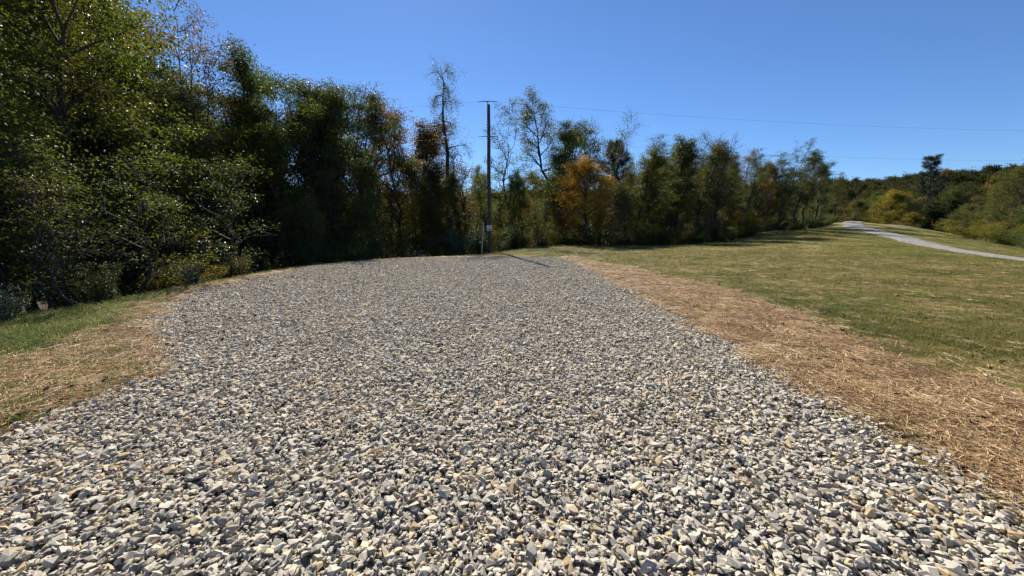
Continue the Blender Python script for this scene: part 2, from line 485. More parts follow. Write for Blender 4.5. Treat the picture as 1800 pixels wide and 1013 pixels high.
# crown of the road: edges die into the turf
kk = np.tile(np.abs(np.linspace(-1, 1, K)), len(ROAD)); rv[:, 2] += .05 * (1 - kk ** 2) - .03 * (kk > .95)
ri = np.arange(len(ROAD) * K).reshape(-1, K)
rf = np.stack([ri[:-1, :-1], ri[:-1, 1:], ri[1:, 1:], ri[1:, :-1]], -1).reshape(-1, 4)
road = props(link('gravel_road', fast_mesh('gravel_road', rv, rf, [M['gravel_road']], True)), 'pale gravel road curving over the rise towards the far wood', 'road', kind='structure')

# ---------------------------------------------------------------- tree builder
def tubes(paths):
    """paths: list of (points (n,3), radii (n), sides) -> verts, quad faces"""
    V, F, off = [], [], 0
    for pts, rad, sd in paths:
        pts = np.asarray(pts, float); n = len(pts)
        tan = np.gradient(pts, axis=0); tan /= np.linalg.norm(tan, axis=1)[:, None] + 1e-9
        ref = np.array([0, 0, 1.0]) if abs(tan[0, 2]) < .85 else np.array([1.0, 0, 0])
        u = np.cross(tan, ref); u /= np.linalg.norm(u, axis=1)[:, None] + 1e-9
        v = np.cross(tan, u)
        a = np.arange(sd) * 2 * math.pi / sd
        ring = pts[:, None, :] + (u[:, None, :] * np.cos(a)[None, :, None] + v[:, None, :] * np.sin(a)[None, :, None]) * np.asarray(rad)[:, None, None]
        V.append(ring.reshape(-1, 3))
        i0 = off + np.arange(n - 1)[:, None] * sd + np.arange(sd)[None, :]
        i1 = off + np.arange(n - 1)[:, None] * sd + (np.arange(sd)[None, :] + 1) % sd
        F.append(np.stack([i0, i1, i1 + sd, i0 + sd], -1).reshape(-1, 4))
        off += n * sd
    return np.concatenate(V), np.concatenate(F)


def leaves(anchors, rng, per, spread, size, needle=False, up=.8, flat=.75):
    A = np.repeat(np.asarray(anchors, float), per, axis=0); n = len(A)
    pos = A + rng.normal(0, 1, (n, 3)) * spread * np.array([1, 1, flat])
    nor = rng.normal(0, 1, (n, 3)); nor[:, 2] += up; nor /= np.linalg.norm(nor, axis=1)[:, None]
    d = rng.normal(0, 1, (n, 3)); d[:, 2] -= .35
    d -= nor * (d * nor).sum(1)[:, None]; d /= np.linalg.norm(d, axis=1)[:, None] + 1e-9
    s = np.cross(nor, d)
    ln = size * rng.uniform(.6, 1.35, n)[:, None]
    wd = ln * (.10 if needle else .52)
    fold = nor * ln * .12
    v0 = pos; v1 = pos + d * ln * .5 + s * wd * .5 + fold; v2 = pos + d * ln; v3 = pos + d * ln * .5 - s * wd * .5 + fold
    V = np.stack([v0, v1, v2, v3], 1).reshape(-1, 3)
    b = np.arange(n)[:, None] * 4
    F = np.concatenate([b + np.array([[0, 1, 2]]), b + np.array([[0, 2, 3]])], 1).reshape(-1, 3)
    return V, F, np.repeat(rng.uniform(0, 1, n), 2)


def unit(v): return v / (np.linalg.norm(v) + 1e-9)


def tilt(d, ang, rng):
    r = unit(np.cross(d, rng.normal(0, 1, 3)))
    return unit(d * math.cos(ang) + r * math.sin(ang))


def branch(p, d, L, n, rng, curl=.12, rise=.1):
    pts = [np.array(p)]
    for i in range(n):
        d = unit(d + rng.normal(0, curl, 3) + np.array([0, 0, rise]))
        pts.append(pts[-1] + d * L / n)
    return np.array(pts)


PROFILES = {
    'round': lambda t: max(.15, math.sin(math.pi * min(1, .12 + .88 * t)) ** .6),
    'ovate': lambda t: (.55 + .45 * math.sin(math.pi * (t * .9 + .05))) * (1 - .55 * t ** 2.2),
    'cone': lambda t: .14 + .9 * (1 - t),
    'vase': lambda t: .45 + .55 * t,
}


def make_tree(seed, H=12.0, base=.25, rad=3.2, limbs=18, prof='ovate', per=24, size=.165, spread=.28, lean=(0, 0), tr=.17, sec=5, twigs=4,
              keep=1.0, rise=.10, el=(12, 62), wob_=.02, fork=False, droop=False, twl=.75, thick=1.0, tw_r=1.0):
    rng = np.random.default_rng(seed)
    paths, anchors = [], []
    n = 14
    t = np.linspace(0, 1, n)
    wx = np.cumsum(rng.normal(0, wob_, n)); wy = np.cumsum(rng.normal(0, wob_, n))
    trunk = np.c_[(lean[0] * t ** 1.4 + wx - wx[0]) * H, (lean[1] * t ** 1.4 + wy - wy[0]) * H, t * H * .97]
    trad = tr * (1 - t) ** .8 + .012; trad[0] *= 1.35
    stems = [(trunk, trad)]
    paths.append((trunk, trad, 8))
    if fork:
        k = int(n * .42); d0 = unit(trunk[k] - trunk[k - 1] + np.array([rng.choice([-1, 1]) * .5, rng.normal(0, .3), 0]))
        f2 = branch(trunk[k], d0, H * .52, 9, rng, .07, .12)
        fr = np.linspace(trad[k] * .8, .012, 10); paths.append((f2, fr, 6)); stems.append((f2, fr))
    for i in range(limbs):
        tt = base + (1 - base) * ((i + rng.uniform(0, .9)) / limbs) * .985
        st, sr = stems[0]
        if len(stems) > 1 and tt > .5 and rng.uniform() < .5:
            st, sr = stems[1]; f = min(.98, max(.1, (tt - .42) / .56))
        else:
            f = tt
        q = f * (len(st) - 1); a = int(min(len(st) - 2, q)); p = st[a] + (st[a + 1] - st[a]) * (q - a); r0 = float(np.interp(q, np.arange(len(st)), sr))
        rel = (tt - base) / (1 - base)
        L = rad * PROFILES[prof](rel) * rng.uniform(.7, 1.2)
        az = i * 2.399 + rng.uniform(-.5, .5); e = math.radians(el[0] + (el[1] - el[0]) * rel + rng.uniform(-12, 12))
        d = np.array([math.cos(az) * math.cos(e), math.sin(az) * math.cos(e), math.sin(e)])
        limb = branch(p, d, L, 6, rng, .13, -.16 if droop else rise)
        lr = np.linspace(min(r0 * .8, (.022 + L * .021) * thick), .010, 7); paths.append((limb, lr, 5))
        for j in range(sec):
            f = .28 + .72 * (j + rng.uniform(0, .8)) / sec; q = min(5.99, f * 6); a = int(q); pp = limb[a] + (limb[a + 1] - limb[a]) * (q - a)
            d2 = tilt(unit(limb[a + 1] - limb[a]), math.radians(rng.uniform(25, 65)), rng)
            L2 = max(.45, L * .48 * (1.15 - .6 * f)) * rng.uniform(.7, 1.25)
            s2 = branch(pp, d2, L2, 4, rng, .16, -.12 if droop else .07)
            paths.append((s2, np.linspace(.017 * thick, .008, 5), 3))
            for k in range(twigs):
                b = rng.integers(1, 5); d3 = tilt(unit(s2[b] - s2[b - 1]), math.radians(rng.uniform(20, 70)), rng)
                tw = branch(s2[b], d3, twl * rng.uniform(.5, 1.3), 3, rng, .18, -.25 if droop else .06)
                paths.append((tw, np.array([.008, .006, .005, .004]) * tw_r, 3))
                if rng.uniform() < keep:
                    anchors.append(tw[3]); anchors.append((tw[1] + tw[2]) / 2)
            if rng.uniform() < keep: anchors.append(s2[-1])
    if not anchors: anchors = [trunk[-1]]
    return paths, np.array(anchors), rng, per, spread, size


def finish_tree(key, spec, needle=False, up=1.1, flat=.45):
    paths, anchors, rng, per, spread, size = spec
    v, f = tubes(paths)
    zt = max(v[:, 2].max(), anchors[:, 2].max())
    lv, lf, ft = leaves(anchors, rng, per, spread, size, needle, up, flat)
    PROTO[key] = (fast_mesh(key + '_trunk', v, f, [M['bark']], True), fast_mesh(key + '_crown', lv, lf, [M['leaf_green']], False, ft), zt)


def make_pine(seed, H=16, rad=3.6, base=.2, whorls=17, gap=1.0):
    rng = np.random.default_rng(seed); paths = []; anc = []
    t = np.linspace(0, 1, 12); trunk = np.c_[np.cumsum(rng.normal(0, .05, 12)), np.cumsum(rng.normal(0, .05, 12)), t * H]
    paths.append((trunk, .22 * (1 - t) + .02, 8))
    for w in range(whorls):
        f = base + (1 - base) * w / whorls; z = f * H
        L = rad * (1 - (f - base) / (1 - base)) ** .7 * rng.uniform(.6, 1.15) + .4
        for k in range(5):
            if rng.uniform() > gap: continue
            az = k * 1.257 + w * .7 + rng.uniform(-.4, .4); e = math.radians(rng.uniform(5, 30))
            p = np.array([np.interp(z, trunk[:, 2], trunk[:, 0]), np.interp(z, trunk[:, 2], trunk[:, 1]), z])
            b = branch(p, np.array([math.cos(az) * math.cos(e), math.sin(az) * math.cos(e), math.sin(e)]), L * rng.uniform(.7, 1.1), 6, rng, .07, .07)
            paths.append((b, np.linspace(.045, .01, 7), 4))
            for j in range(2, 7):
                for s in range(3):
                    d2 = tilt(unit(b[j] - b[j - 1]), math.radians(rng.uniform(20, 60)), rng); e2 = b[j] + d2 * rng.uniform(.25, .7)
                    anc.append(b[j] * .4 + e2 * .6); anc.append(e2)
    return paths, np.array(anc), rng, 22, .14, .26


def make_shrub(seed, H=2.2, rad=1.3, stems=9, per=22, size=.085, spread=.16, upright=False, twigs=3):
    rng = np.random.default_rng(seed); paths = []; anc = []
    for i in range(stems):
        az = i * 2.4 + rng.uniform(-.4, .4); e = math.radians(rng.uniform(68, 86) if upright else rng.uniform(38, 82))
        d = np.array([math.cos(az) * math.cos(e), math.sin(az) * math.cos(e), math.sin(e)])
        L = (H if upright else (H * math.sin(e) + rad * math.cos(e))) * rng.uniform(.6, 1.1)
        p = np.array([math.cos(az) * .12 * rng.uniform(.3, 1.5), math.sin(az) * .12, -.05])
        st = branch(p, d, L, 6, rng, .1, .02 if upright else -.05); paths.append((st, np.linspace(.022, .006, 7), 4))
        for j in range(1, 7):
            for k in range(twigs):
                tw = branch(st[j], tilt(unit(st[j] - st[j - 1]), math.radians(rng.uniform(30, 80)), rng), rng.uniform(.2, .55) * rad * .7, 2, rng, .2, .08)
                paths.append((tw, np.array([.007, .005, .003]), 3)); anc += [tw[1], tw[2]]
    return paths, np.array(anc), rng, per, spread, size


PROTO = {}
finish_tree('broad0', make_tree(1, 12, .14, 4.2, 22, 'ovate', 24, size=.125, spread=.23))
finish_tree('broad1', make_tree(2, 12, .20, 4.6, 20, 'round', 24, fork=True, size=.125, spread=.23))
finish_tree('broad2', make_tree(3, 12, .12, 4.0, 22, 'ovate', 24, lean=(.05, 0), size=.125, spread=.23))
finish_tree('pointed0', make_tree(4, 13, .10, 3.2, 34, 'cone', 22, el=(20, 66), size=.12, spread=.22, sec=5, twigs=3))
finish_tree('column0', make_tree(44, 13, .10, 2.9, 24, 'ovate', 22, el=(8, 68), size=.125, spread=.22))
finish_tree('column1', make_tree(5, 13, .12, 2.5, 22, 'ovate', 22, el=(18, 70), size=.125, spread=.22))
finish_tree('high0', make_tree(6, 14, .36, 4.0, 20, 'vase', 18, keep=.75, fork=True, wob_=.03, spread=.26, size=.13, thick=1.5, tr=.2))
finish_tree('high1', make_tree(7, 13, .36, 3.2, 16, 'vase', 17, keep=.6, lean=(.07, 0), wob_=.03, spread=.24, tr=.15, size=.13, thick=1.5))
finish_tree('high2', make_tree(8, 15, .42, 2.8, 19, 'ovate', 20, keep=.7, wob_=.025, spread=.26, tr=.22, size=.13, thick=1.4))
finish_tree('stem0', make_tree(31, 12, .30, 2.4, 20, 'ovate', 18, keep=.8, lean=(0.060, .02), wob_=.016, spread=.2, tr=.17, size=.13, el=(35, 75), thick=1.8))
finish_tree('stem1', make_tree(32, 12, .28, 2.5, 19, 'vase', 15, keep=.7, lean=(0.090, 0), wob_=.016, spread=.2, tr=.17, size=.13, el=(35, 72), thick=1.8))
finish_tree('stem2', make_tree(33, 12, .32, 2.6, 20, 'vase', 16, keep=.7, lean=(0.060, -.03), wob_=.016, spread=.2, tr=.17, size=.13, el=(30, 75), fork=True, thick=1.8))
finish_tree('stem3', make_tree(34, 12, .26, 2.2, 20, 'ovate', 20, keep=.85, lean=(0.036, 0), wob_=.016, spread=.2, tr=.17, size=.13, el=(30, 70), thick=1.8))
finish_tree('slender0', make_tree(9, 12, .35, 2.1, 16, 'ovate', 18, keep=.7, lean=(.11, .03), wob_=.035, spread=.24, tr=.13, size=.13, thick=1.4))
finish_tree('bare0', make_tree(10, 11, .30, 2.6, 16, 'vase', 6, keep=.5, wob_=.03, twl=.9, tr=.13, fork=True, thick=1.5, el=(35, 75), tw_r=2.0, twigs=6))
finish_tree('bare1', make_tree(11, 13, .32, 3.6, 22, 'vase', 7, keep=.6, wob_=.025, twl=1.0, tr=.18, fork=True, size=.11, thick=1.6, el=(30, 75), tw_r=2.0, twigs=6))
finish_tree('bare2', make_tree(12, 13, .30, 3.0, 16, 'vase', 6, keep=.45, lean=(.09, .02), wob_=.03, twl=1.1, tr=.15, fork=True, size=.11, thick=1.5, el=(30, 70), tw_r=2.0, twigs=6))
finish_tree('snag', make_tree(13, 18, .30, 1.7, 26, 'ovate', 9, keep=.8, droop=True, wob_=.015, tr=.30, spread=.15, size=.11, el=(0, 45), twl=1.1, thick=1.3), flat=1.6)
finish_tree('round0', make_tree(14, 8, .14, 3.4, 20, 'round', 26, size=.14, spread=.3))
finish_tree('sapling0', make_tree(15, 6, .12, 1.6, 12, 'ovate', 14, sec=4, twigs=3, tr=.06, size=.11, spread=.24))
finish_tree('sapling2', make_tree(19, 6, .16, 1.5, 13, 'ovate', 9, sec=4, twigs=3, tr=.06, size=.115, spread=.26, keep=.6, wob_=.03))
finish_tree('sapling1', make_tree(16, 6, .10, 1.5, 12, 'cone', 15, sec=4, twigs=3, tr=.05, lean=(.1, 0), size=.11, spread=.24))
finish_tree('pine0', make_pine(17), True, .2, .8)
finish_tree('pine1', make_pine(18, 22, 5.0, .35, 14, .8), True, .2, .8)
finish_tree('shrub0', make_shrub(20))
finish_tree('shrub1', make_shrub(21, 1.9, 1.6, 11))
finish_tree('shrub2', make_shrub(22, 2.4, 1.0, 12, 20, .075, .14, True))
finish_tree('weeds0', make_shrub(23, 1.3, .5, 16, 8, .06, .07, True, 2))


def place_tree(name, kind, mat, x, y, height, label, cat='tree', group=None, rz=None, wide=1.0, bark=None, trunk_name='trunk', crown_name='crown', sink=.06):
    tm, cm, zt = PROTO[kind]
    s = height / zt
    e = bpy.data.objects.new(name, None); COL.objects.link(e); e.empty_display_size = .3
    e.location = (x, y, tz(x, y) - sink); e.rotation_euler = (0, 0, R.uniform(0, 6.28) if rz is None else rz)
    props(e, label, cat, group)
    for nm, me in ((trunk_name, tm), (crown_name, cm)):
        c = bpy.data.objects.new(nm, me); COL.objects.link(c); c.parent = e
        c.scale = (s * wide, s * wide, s)
        mt = M[mat] if nm == crown_name else M[bark or 'bark']
        c.material_slots[0].link = 'OBJECT'; c.material_slots[0].material = mt
    return e


TINT = {'leaf_green': 'dark green', 'leaf_olive': 'olive', 'leaf_grey': 'grey-green', 'leaf_bronze': 'bronze', 'leaf_orange': 'orange', 'leaf_yellowgreen': 'yellow-green', 'leaf_yellow': 'yellow',
        'leaf_pine': 'dark', 'leaf_silver': 'silvery'}


SHAPE = {'broad0': 'broad', 'broad1': 'forked', 'broad2': 'bushy', 'column0': 'columnar', 'column1': 'narrow', 'sapling0': 'young', 'sapling1': 'leaning', 'sapling2': 'airy', 'high0': 'high-crowned',
         'high1': 'leaning', 'high2': 'open-crowned', 'slender0': 'slender', 'stem0': 'thin', 'stem2': 'sparse', 'bare0': 'fine-twigged', 'bare1': 'wide', 'round0': 'round', 'shrub0': 'loose', 'shrub1': 'spreading', 'shrub2': 'upright'}


def near_mark(x, y):
    best = min(TREES, key=lambda t: math.hypot(t[0] - x, t[1] - y))
    return best[6]


TREES = [
    (-14.5, 12.8, 10.6, 'broad0', 'leaf_green', 'broad dark green tree with thick trunk beside the bright green grass patch', 'the grass-side dark tree'),
    (-17.9, 19.0, 13.1, 'column0', 'leaf_green', 'broad tree with thick dark trunk standing behind the yellow-leaved bush', 'the thick-trunked tree'),
    (-18.3, 21.5, 13.5, 'high0', 'leaf_bronze', 'tall thin-crowned tree with a crooked bare limb arching over the wood edge', 'the crooked-limbed tree'),
    (-18.3, 24.0, 10.7, 'broad2', 'leaf_green', 'round-topped green tree between the crooked-limbed tree and the tall pointed tree', 'the round-topped tree'),
    (-15.8, 25.0, 12.7, 'pointed0', 'leaf_green', 'tall pointed green tree with feathery top rising above its neighbours', 'the tall pointed tree'),
    (-16.2, 28.0, 12.4, 'broad1', 'leaf_green', 'leafy green tree filling in beside the tall pointed tree', 'the leafy filling tree'),
    (-15.5, 29.0, 12.3, 'column1', 'leaf_olive', 'narrow dark tree just past the tall pointed tree', 'the narrow dark tree'),
    (-15.6, 31.0, 12.5, 'stem3', 'leaf_olive', 'slim olive tree squeezed beside the flat-topped grey-green tree', 'the squeezed olive tree'),
    (-14.1, 30.0, 11.9, 'broad0', 'leaf_grey', 'grey-green tree with straight slim trunk and flat bushy top', 'the flat-topped tree'),
    (-12.9, 34.0, 13.0, 'broad1', 'leaf_grey', 'wide grey-green tree with drooping side next to the bronze tree', 'the wide drooping tree'),
    (-12.2, 36.5, 13.0, 'high2', 'leaf_olive', 'open olive tree standing between the drooping tree and the bronze tree', 'the open olive tree'),
    (-11.0, 38.0, 13.1, 'broad2', 'leaf_bronze', 'rusty bronze and green tree beside the sky gap', 'the rusty bronze tree'),
    (-10.1, 41.0, 12.5, 'stem3', 'leaf_bronze', 'thin bronze tree at the edge of the sky gap', 'the thin bronze tree'),
    (-9.0, 42.0, 13.0, 'slender0', 'leaf_bronze', 'slender bent tree with rusty tufts standing next to the vine-hung snag', 'the slender bent tree'),
    (-6.4, 43.0, 17.8, 'snag', 'leaf_grey', 'tall almost leafless snag draped in hanging vines behind the utility pole', 'the vine-hung snag'),
    (-3.8, 41.0, 10.2, 'bare0', 'leaf_bronze', 'small leafless tree with fine upward twigs right behind the utility pole', 'the small leafless tree'),
    (-0.7, 45.0, 13.9, 'high1', 'leaf_green', 'thin sapling with scattered small leaf tufts beside the utility pole', 'the tufted sapling by the pole'),
    (2.4, 47.0, 17.4, 'high2', 'leaf_grey', 'tall open tree with airy crown high above its bare trunk', 'the tall airy tree'),
    (5.4, 46.0, 13.5, 'column0', 'leaf_green', 'dense dark tree standing against the airy tall tree', 'the dense tree beside the airy one'),
    (7.9, 49.0, 14.5, 'broad0', 'leaf_green', 'dense dark tree directly behind the orange tree', 'the dense tree behind the orange one'),
    (11.1, 55.0, 16.2, 'bare1', 'leaf_grey', 'pale leafless tree with fine white twigs behind the orange tree', 'the pale leafless tree'),
    (7.3, 39.8, 8.5, 'round0', 'leaf_orange', 'orange autumn tree with rounded crown at the field edge', 'the orange tree'),
    (16.0, 64.0, 15.2, 'pine0', 'leaf_pine', 'small pointed pine standing behind the wood edge', 'the small pine'),
    (12.4, 44.0, 8.7, 'stem1', 'leaf_yellowgreen', 'low yellow-green leaning tree next to the orange tree', 'the low yellow-green tree'),
    (14.2, 46.0, 10.4, 'stem0', 'leaf_yellowgreen', 'thin yellow-green tree with a straight dark trunk past the orange tree', 'the thin yellow-green tree'),
    (15.8, 47.0, 12.0, 'stem2', 'leaf_olive', 'slim olive tree touching the tall forked tree', 'the slim olive tree'),
    (17.1, 46.5, 12.9, 'high0', 'leaf_green', 'tall green tree with dark forked trunk above yellow shrubs', 'the tall forked tree'),
    (19.6, 49.0, 12.7, 'stem3', 'leaf_green', 'straight green tree pressed against the tall forked tree', 'the straight green tree'),
    (20.5, 48.0, 12.1, 'broad2', 'leaf_olive', 'dense rounded olive tree beside the forked tall tree', 'the rounded olive tree'),
    (23.4, 51.0, 11.8, 'stem0', 'leaf_olive', 'thin half-bare tree past the dense rounded olive tree', 'the thin half-bare tree'),
    (24.3, 50.5, 13.3, 'bare2', 'leaf_grey', 'leafless tree leaning over with long thin crossing branches', 'the leaning leafless tree'),
    (26.9, 53.0, 12.9, 'stem1', 'leaf_olive', 'slim leaning tree with few leaves beside the leafless leaning tree', 'the slim few-leaved tree'),
    (27.7, 52.5, 13.8, 'bare1', 'leaf_bronze', 'large nearly bare grey tree with broad twiggy crown', 'the broad bare tree'),
    (30.0, 54.0, 14.3, 'bare0', 'leaf_grey', 'tall bare twiggy tree joined to the broad grey bare tree', 'the tall bare twiggy tree'),
    (33.4, 57.0, 12.5, 'stem2', 'leaf_grey', 'leaning grey-green tree after the bare trees', 'the leaning grey-green tree'),
    (34.9, 57.0, 11.4, 'bare2', 'leaf_olive', 'low twiggy nearly bare tree leaning past the bare pair', 'the low twiggy tree'),
    (38.1, 60.0, 11.3, 'stem3', 'leaf_bronze', 'short bronze-tinged tree between the bare trees and the airy tree', 'the short bronze tree'),
    (40.0, 61.0, 13.1, 'stem1', 'leaf_grey', 'thin tree leaning into the airy tree', 'the thin tree by the airy one'),
    (41.9, 62.0, 14.2, 'high1', 'leaf_grey', 'airy leaning tree with pale green tufts near the road bend', 'the airy leaning tree'),
    (45.9, 65.0, 13.9, 'stem0', 'leaf_olive', 'dark-stemmed tree just past the airy leaning tree', 'the dark-stemmed tree'),
    (49.1, 67.0, 13.2, 'stem2', 'leaf_olive', 'thin leaning tree standing between the airy tree and the road bend', 'the thin leaning tree'),
    (53.9, 71.0, 13.3, 'stem3', 'leaf_grey', 'grey-green tree next to the outermost tree', 'the last grey-green tree'),
    (58.0, 74.0, 14.0, 'slender0', 'leaf_grey', 'outermost slender tree of the wood reaching over the road bend', 'the outermost slender tree'),
    (63.2, 78.0, 12.5, 'stem1', 'leaf_olive', 'last low leaning tree of the wood by the road bend', 'the last low tree'),
    (90.8, 104.0, 9.0, 'round0', 'leaf_olive', 'dark olive tree standing where the road disappears', 'the olive tree at the road end'),
    (108.2, 118.0, 12.5, 'broad0', 'leaf_green', 'tall green tree behind the road bend', 'the green tree past the bend'),
    (103.6, 108.0, 12.0, 'round0', 'leaf_yellow', 'large yellow-green tree just beyond the road bend', 'the large yellow tree'),
    (101.4, 100.0, 5.6, 'round0', 'leaf_yellow', 'small golden tree at the foot of the big pine', 'the small golden tree'),
    (127.0, 122.0, 23.3, 'pine1', 'leaf_pine', 'tall open-topped pine rising above the valley trees', 'the tall pine'),
    (125.2, 112.0, 13.5, 'broad2', 'leaf_green', 'dark tree crowded against the tall pine', 'the dark tree by the pine'),
    (100.3, 86.0, 8.3, 'broad1', 'leaf_olive', 'grey-olive tree beyond the grassy hump', 'the grey-olive tree'),
    (89.3, 74.0, 10.1, 'broad2', 'leaf_yellowgreen', 'broad yellow-green tree beyond the grassy hump', 'the broad yellow-green tree'),
    (83.0, 66.0, 12.8, 'broad0', 'leaf_olive', 'tall olive tree with dark trunk beyond the grassy hump', 'the tall olive tree'),
    (79.8, 60.0, 13.1, 'broad1', 'leaf_olive', 'wide olive tree at the outer end of the grassy hump', 'the wide olive tree'),
]
for k, (x, y, zt, kind, mat, label, _short) in enumerate(TREES):
    g = tz(x, y)
    rz = 0.0 if kind.startswith(('slender', 'bare2', 'high1', 'stem')) else (k * 2.399 + 1.0) % 6.283
    name = 'pine_tree' if kind.startswith('pine') else 'bare_tree' if kind.startswith('bare') else 'vine_hung_snag' if kind == 'snag' else 'leafy_tree'
    place_tree(name, kind, mat, x, y, zt - g, label, rz=rz, wide=1.15 if kind.startswith(('stem', 'bare')) else .85 if kind == 'pointed0' else 1.0, bark='bark_pale' if kind in ('bare1',) and mat == 'leaf_grey' else None)

# trees that stand deeper in the wood, lower than the front ones (azimuth tangent -> height slope)
SKY = np.array([(-1.9, .75), (-1.314, .75), (-1.0, .62), (-.93, .40), (-.818, .307), (-.686, .292), (-.496, .263), (-.365, .219), (-.27, .161), (-.204, .14), (-.058, .135), (0, .14), (.088, .161),
                (.204, .15), (.30, .17), (.40, .215), (.5, .20), (.584, .215), (.66, .17), (.73, .185), (.80, .165), (.85, .14), (.95, .06)])
spots = []
tries = 0
fp = np.array([(t[0], t[1]) for t in TREES])
while len(spots) < 116 and tries < 12000:
    tries += 1
    az = R.uniform(-1.75, .86) if len(spots) < 95 else R.uniform(.27, .84); y = R.uniform(10, 84); x = az * y
    P = np.array([x]), np.array([y])
    if not in_poly(P[0], P[1], WOOD_EDGE)[0]: continue
    d = poly_dist(P[0], P[1], WOOD_EDGE[:15], False)[0]
    if d < 3.6 or d > 24 or (x > 40 and d > 10): continue
    q = np.array(spots + [tuple(a) for a in fp])
    if np.hypot(q[:, 0] - x, q[:, 1] - y).min() < 2.4: continue
    spots.append((x, y))
fill_kinds = ['broad0', 'broad1', 'broad2', 'column1', 'column0', 'sapling0', 'high0', 'bare0']
for i, (x, y) in enumerate(spots):
    sl = float(np.interp(x / y, SKY[:, 0], SKY[:, 1])) * (R.uniform(.8, 1.15) if x / y < .15 else R.uniform(.58, .95))
    h = max(4.5, EYE + sl * y - tz(x, y))
    right = x / y > .15
    kind = R.choice((['bare0', 'bare1', 'high1', 'high0', 'high2', 'slender0', 'stem0', 'stem2', 'broad2', 'column1'] if right else fill_kinds + ['broad0', 'column0', 'broad2']))
    mat = R.choice(['leaf_green', 'leaf_green', 'leaf_olive', 'leaf_grey', 'leaf_bronze' if y > 34 else 'leaf_green', 'leaf_yellowgreen' if y > 22 else 'leaf_green'])
    if kind in ('bare0', 'bare1'):
        place_tree('bare_tree', kind, mat, x, y, h, ('tall ' if h > 11 else '') + SHAPE[kind] + ' bare-limbed tree inside the wood behind ' + near_mark(x, y), 'tree', 'bare trees inside the wood')
    else:
        place_tree('leafy_tree', kind, mat, x, y, h, ('tall ' if h > 11 else 'low ' if h < 7 else '') + SHAPE[kind] + ' ' + TINT[mat] + ' tree deeper in the wood behind ' + near_mark(x, y), 'tree', 'leafy trees inside the wood', wide=R.uniform(.85, 1.1))

# thin understorey saplings just inside the edge
def along(poly, step):
    P = np.array(poly, float); out = []
    for a, b in zip(P[:-1], P[1:]):
        L = np.hypot(*(b - a)); n = max(1, int(round(L / step)))
        for k in range(n): out.append((a + (b - a) * k / n, unit(np.array([-(b - a)[1], (b - a)[0]]))))
    return out


EDGE = WOOD_EDGE[1:16]
for p, nrm in along(EDGE, 2.1):
    d = R.uniform(1.6, 4.2); q = p + nrm * d + np.array([R.uniform(-.8, .8), R.uniform(-.8, .8)])
    sl = float(np.interp(q[0] / q[1], SKY[:, 0], SKY[:, 1])) if q[1] > 6 else .4
    if q[1] < 20 and R.random() < .4: continue
    if (q[0] > 12 and R.random() < .6) or abs(q[0] / max(q[1], 1) - .19) < .045: continue
    h = min(R.uniform(3.5, 6.5) * (.7 if q[0] > 12 else 1), EYE + sl * q[1] - tz(*q))
    mat = R.choice(['leaf_green', 'leaf_olive', 'leaf_green', 'leaf_yellowgreen', 'leaf_grey'])
    if q[1] < 20: mat = R.choice(['leaf_green', 'leaf_olive']); h = R.uniform(3.2, 5.6)
    kind = 'sapling2' if q[1] < 20 else R.choice(['sapling0', 'sapling1'])
    h = max(2.5, h)
    place_tree('sapling', kind, mat, q[0], q[1], max(2.5, h),
               ('low ' if h < 3.4 else 'tall ' if h > 4.6 else '') + SHAPE[kind] + ' ' + TINT[mat] + ' sapling at the wood edge by ' + near_mark(*q), 'sapling', 'saplings along the wood edge')
for p, nrm in along(EDGE, 1.5):
    if p[1] < 20 or (p[1] < 26 and R.random() < .5): continue
    d = R.uniform(.5, 1.9); q = p + nrm * d
    h = R.uniform(1.1, 2.5) * (1 if q[1] > 14 else .85)
    mat = R.choice(['leaf_green', 'leaf_green', 'leaf_olive', 'leaf_grey'])
    kind = R.choice(['shrub0', 'shrub1', 'shrub2'])
    place_tree('shrub', kind, mat, q[0], q[1], h,
               ('low ' if h < 1.7 else 'tall ' if h > 2.2 else '') + SHAPE[kind] + ' ' + TINT[mat] + ' shrub along the wood edge near ' + near_mark(*q), 'shrub', 'dark shrubs along the wood edge', trunk_name='stem', crown_name='foliage', wide=R.uniform(.9, 1.3))
for p, nrm in along(EDGE, 2.4):
    d = R.uniform(-.1, .6); q = p + nrm * d
    mat = R.choice(['leaf_silver', 'leaf_grey', 'leaf_olive'])
    place_tree('weed_clump', 'weeds0', mat, q[0], q[1], R.uniform(.5, 1.1),
               TINT[mat] + ' weed clump fringing the shrubs near ' + near_mark(*q), 'weeds', 'weed clumps along the wood edge', trunk_name='stem', crown_name='foliage')
for (x, y, h, kind, mat, lb) in [(-10.3, 8.9, 3.2, 'sapling2', 'leaf_olive', 'short olive sapling leaning out over the green grass patch'),
                                 (-9.95, 10.4, 3.9, 'sapling2', 'leaf_green', 'dark green sapling overhanging the straw next to the yellow bush'),
                                 (-10.1, 13.9, 4.6, 'sapling2', 'leaf_green', 'dark green sapling behind the bright yellow bush by the gravel'),
                                 (-11.4, 9.6, 4.6, 'sapling2', 'leaf_green', 'airy dark green sapling crowding the grass-side dark tree')]:
    place_tree('sapling', kind, mat, x, y, h, lb, 'sapling', 'saplings along the wood edge', wide=1.2)
